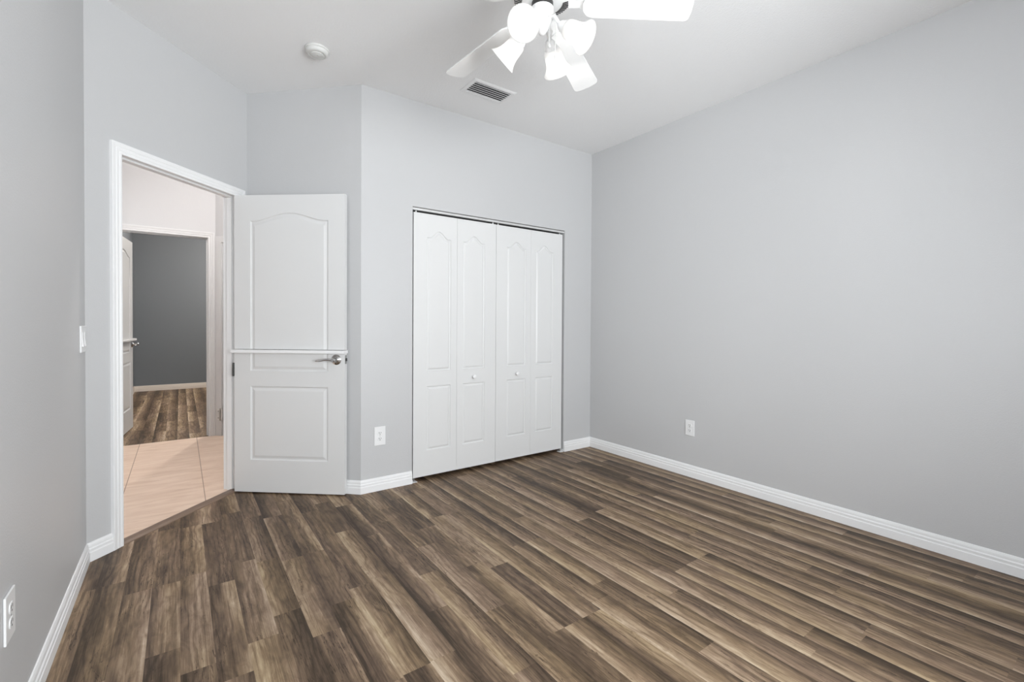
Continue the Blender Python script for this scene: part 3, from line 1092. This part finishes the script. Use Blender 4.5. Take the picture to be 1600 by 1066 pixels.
# ------------------------------------------------------------------ ceiling fan
FC = Vector((1.206, 1.483, 0))
fan = empty('ceiling_fan', (FC.x, FC.y, H))
ZBL = 2.45 - H                      # blade plane relative to the ceiling
bm = bmesh.new()
lathe(bm, [(0, 0), (0.078, 0), (0.080, -0.010), (0.074, -0.035), (0.050, -0.055), (0.030, -0.060), (0.030, -0.10), (0, -0.10)], 40)
obj('canopy', bm, 'fan_white', fan, smooth=True)
bm = bmesh.new()
lathe(bm, [(0, -0.090), (0.045, -0.092), (0.095, -0.115), (0.126, -0.150), (0.132, -0.185), (0.132, -0.235), (0.128, -0.252), (0.120, -0.262), (0.080, -0.276), (0.048, -0.278), (0, -0.278)], 56)
mh = obj('motor_housing', bm, 'fan_white', fan, smooth=True)
for i in range(60):
    if i % 12 in (0, 1, 11):
        continue
    bm = bmesh.new()
    a = 2 * PI * i / 60 + math.radians(-44.8 + 0)
    tl = math.atan2(0.014, 0.040)
    M = Matrix.Rotation(a, 4, 'Z') @ Matrix.Translation((0.100, 0, -0.2695)) @ Matrix.Rotation(-tl, 4, 'Y')
    box(bm, -0.017, 0.017, -0.0022, 0.0022, -0.0012, 0.0012, M)
    obj('vent_slot', bm, 'black_gap', mh)
bm = bmesh.new()
lathe(bm, [(0.036, -0.277), (0.044, -0.279), (0.044, -0.297), (0.036, -0.298), (0, -0.298)], 40)
obj('shadow_gap_collar', bm, 'dark_metal', fan, smooth=True)  # coloured dark to paint in the shadow gap under the motor
bm = bmesh.new()
lathe(bm, [(0, -0.2985), (0.042, -0.2985), (0.0455, -0.301), (0.046, -0.315), (0.043, -0.338), (0.036, -0.362), (0.026, -0.382), (0.020, -0.392), (0.014, -0.402), (0.006, -0.408), (0, -0.409)], 40)
obj('light_fitter', bm, 'fan_white', fan, smooth=True)

PHI0, DROOP, PITCHB, W0, W1, RB, R0 = math.radians(-44.79), 0.109, -0.210, 0.099, 0.124, 0.585, 0.165


def blade_outline():
    pts = []
    def wid(r):
        return (W0 + (W1 - W0) * (r - 0.18) / (RB - 0.18)) / 2
    rr0, rr1 = 0.044, 0.020
    n = 8
    up_side = []
    for i in range(n + 1):      # rounded root corner
        t = PI / 2 * i / n
        up_side.append((R0 + rr0 - rr0 * math.cos(t), wid(R0 + rr0) - rr0 + rr0 * math.sin(t)))
    for i in range(n + 1):      # rounded tip corner
        t = PI / 2 * i / n
        up_side.append((RB - rr1 + rr1 * math.sin(t), wid(RB) - rr1 * 0.9 + rr1 * 0.9 * math.cos(t)))
    tip_bulge = [(RB + 0.004, 0.02), (RB + 0.004, -0.02)]
    pts = up_side + tip_bulge + [(x, -y) for x, y in reversed(up_side)]
    return pts


for k in range(5):
    a = PHI0 + k * 2 * PI / 5
    e = Vector((math.cos(a) * math.cos(DROOP), math.sin(a) * math.cos(DROOP), -math.sin(DROOP)))
    sdv = Vector((-math.sin(a), math.cos(a), 0))
    upv = e.cross(sdv)
    s2v = sdv * math.cos(PITCHB) + upv * math.sin(PITCHB)
    nv = e.cross(s2v)
    bm = bmesh.new()
    ol = blade_outline()
    base = Vector((0, 0, ZBL))
    lo_ = [bm.verts.new(base + e * r + s2v * s_) for r, s_ in ol]
    hi_ = [bm.verts.new(base + e * r + s2v * s_ + nv * 0.006) for r, s_ in ol]
    bm.faces.new(lo_[::-1])
    bm.faces.new(hi_)
    for i in range(len(ol)):
        j = (i + 1) % len(ol)
        bm.faces.new((lo_[i], lo_[j], hi_[j], hi_[i]))
    bl = obj('blade', bm, 'fan_white', fan)
    bm = bmesh.new()           # forked blade iron on top of the blade
    br = [(0.105, 0.014), (0.150, 0.013), (0.175, 0.030), (0.235, 0.032), (0.245, 0.020), (0.215, 0.012), (0.215, -0.012), (0.245, -0.020), (0.235, -0.032), (0.175, -0.030), (0.150, -0.013), (0.105, -0.014)]
    l2 = [bm.verts.new(base + e * r + s2v * s_ + nv * (0.0062 if r > 0.16 else 0.010)) for r, s_ in br]
    h2 = [bm.verts.new(base + e * r + s2v * s_ + nv * (0.0105 if r > 0.16 else 0.018)) for r, s_ in br]
    for i in range(len(br)):
        j = (i + 1) % len(br)
        bm.faces.new((l2[i], l2[j], h2[j], h2[i]))
    bm.faces.new(l2[::-1])
    bm.faces.new(h2)
    obj('blade_bracket', bm, 'fan_white', bl)

RIMR, RIMZ, AX = 0.1815 + 0.002, 2.276 - H, Vector((0.80, 0, -0.60))
SHP = [(0.024, 0.0), (0.032, 0.004), (0.0365, 0.014), (0.0385, 0.030), (0.0398, 0.050), (0.043, 0.066), (0.0485, 0.080), (0.056, 0.092), (0.0625, 0.100)]
SL = SHP[-1][1]
for k in range(4):
    a = 0.4901 - k * PI / 2 + PI
    Rz = Matrix.Rotation(a, 4, 'Z')
    ax = AX.normalized()
    rim = Vector((RIMR, 0, RIMZ))
    neck = rim - ax * SL
    Q = Vector((0, 0, 1)).rotation_difference(ax).to_matrix().to_4x4()
    M = Rz @ Matrix.Translation(neck) @ Q
    bm = bmesh.new()
    p0 = Vector((0.030, 0, -0.345))
    p3 = neck - ax * 0.030
    ctrl = [p0, Vector((0.055, 0, -0.330)), p3 - ax * 0.03 + Vector((0, 0, 0.012)), p3]
    pts = []
    for i in range(13):
        t = i / 12
        q_ = ctrl[0] * (1 - t) ** 3 + ctrl[1] * 3 * t * (1 - t) ** 2 + ctrl[2] * 3 * t * t * (1 - t) + ctrl[3] * t ** 3
        pts.append(Rz @ q_)
    tube(bm, pts, 0.0075, 12)
    arm = obj('lamp_arm', bm, 'fan_white', fan, smooth=True)
    bm = bmesh.new()
    lathe(bm, [(0, -0.034), (0.014, -0.034), (0.020, -0.026), (0.0235, -0.012), (0.028, -0.004), (0.028, 0.006), (0.024, 0.006), (0.018, 0.004), (0, 0.004)], 28, M)
    obj('socket_cup', bm, 'fan_white', arm, smooth=True)
    bm = bmesh.new()
    outer = [(r, z) for r, z in SHP]
    inner = [(r - 0.0025, z) for r, z in reversed(SHP)]
    lathe(bm, outer + [(0.064, 0.1015)] + inner, 44, M)
    obj('lamp_shade', bm, 'frosted_glass', arm, smooth='all')
    bm = bmesh.new()
    lathe(bm, [(0, 0.004), (0.012, 0.004), (0.012, 0.014), (0.017, 0.024), (0.0205, 0.033), (0.0205, 0.040), (0.017, 0.049), (0.010, 0.055), (0, 0.057)], 24, M)
    obj('bulb', bm, 'bulb_glow', arm, smooth=True)
    lp = Vector((FC.x, FC.y, H)) + (M @ Vector((0, 0, 0.066)))
    point_light('bulb_light', lp, P_BULB, (1.0, 0.975, 0.94), 0.008)

cr_ = Vector((0.815, -0.579, 0))
cf_ = Vector((0.579, 0.815, 0))
for off, z0, z1, fob in ((cr_ * 0.026 - cf_ * 0.036, -0.352, -0.465, 0.014), (cr_ * 0.050 - cf_ * 0.040, -0.345, -0.512, 0.034)):
    bm = bmesh.new()
    n = int((z0 - z1) / 0.006)
    for i in range(n):
        zz = z0 - 0.006 * (i + 0.5)
        lathe(bm, [(0, zz + 0.0024), (0.0018, zz + 0.0012), (0.0018, zz - 0.0012), (0, zz - 0.0024)], 6, Matrix.Translation(off))
    tube(bm, [off + Vector((0, 0, z0)), off + Vector((0, 0, z1))], 0.0006, 5)
    # little link from the fitter to the hanging chain
    tube(bm, [off.normalized() * 0.036 + Vector((0, 0, z0 + 0.004)), off + Vector((0, 0, z0))], 0.0016, 6)
    pc = obj('pull_chain', bm, 'plastic_grey', fan)
    bm = bmesh.new()
    lathe(bm, [(0, z1 + 0.002), (0.003, z1), (0.0055, z1 - fob * 0.45), (0.0055, z1 - fob * 0.8), (0.003, z1 - fob), (0, z1 - fob - 0.001)], 12, Matrix.Translation(off))
    obj('chain_fob', bm, 'plastic_grey', pc, smooth=True)
tag(fan, 'white five blade ceiling fan with four lit bell shades', 'ceiling fan')

# ------------------------------------------------------------------ hall lamp and far bedroom lamp (both out of sight)
def ceiling_lamp(loc, label, power, color):
    t_ = empty('ceiling_lamp', loc)
    bm = bmesh.new()
    lathe(bm, [(0, -0.001), (0.13, -0.001), (0.135, -0.010), (0.13, -0.022), (0, -0.022)], 36)
    obj('lamp_base', bm, 'fan_white', t_, smooth=True)
    bm = bmesh.new()
    lathe(bm, [(0.122, -0.022), (0.118, -0.045), (0.095, -0.070), (0.055, -0.085), (0, -0.090)], 36)
    obj('lamp_bowl', bm, 'lamp_glow', t_, smooth=True)
    point_light('lamp_light', (loc[0], loc[1], loc[2] - 0.16), power, color, 0.06)
    return tag(t_, label, 'ceiling lamp')


ceiling_lamp((0.28, 4.15, H), 'round white flush lamp on the hall ceiling, above the tiles', P_HALL, (1.0, 0.955, 0.93))
ceiling_lamp((1.0, 7.9, H), 'round white flush lamp on the far bedroom ceiling', P_FAR, (1.0, 0.94, 0.88))
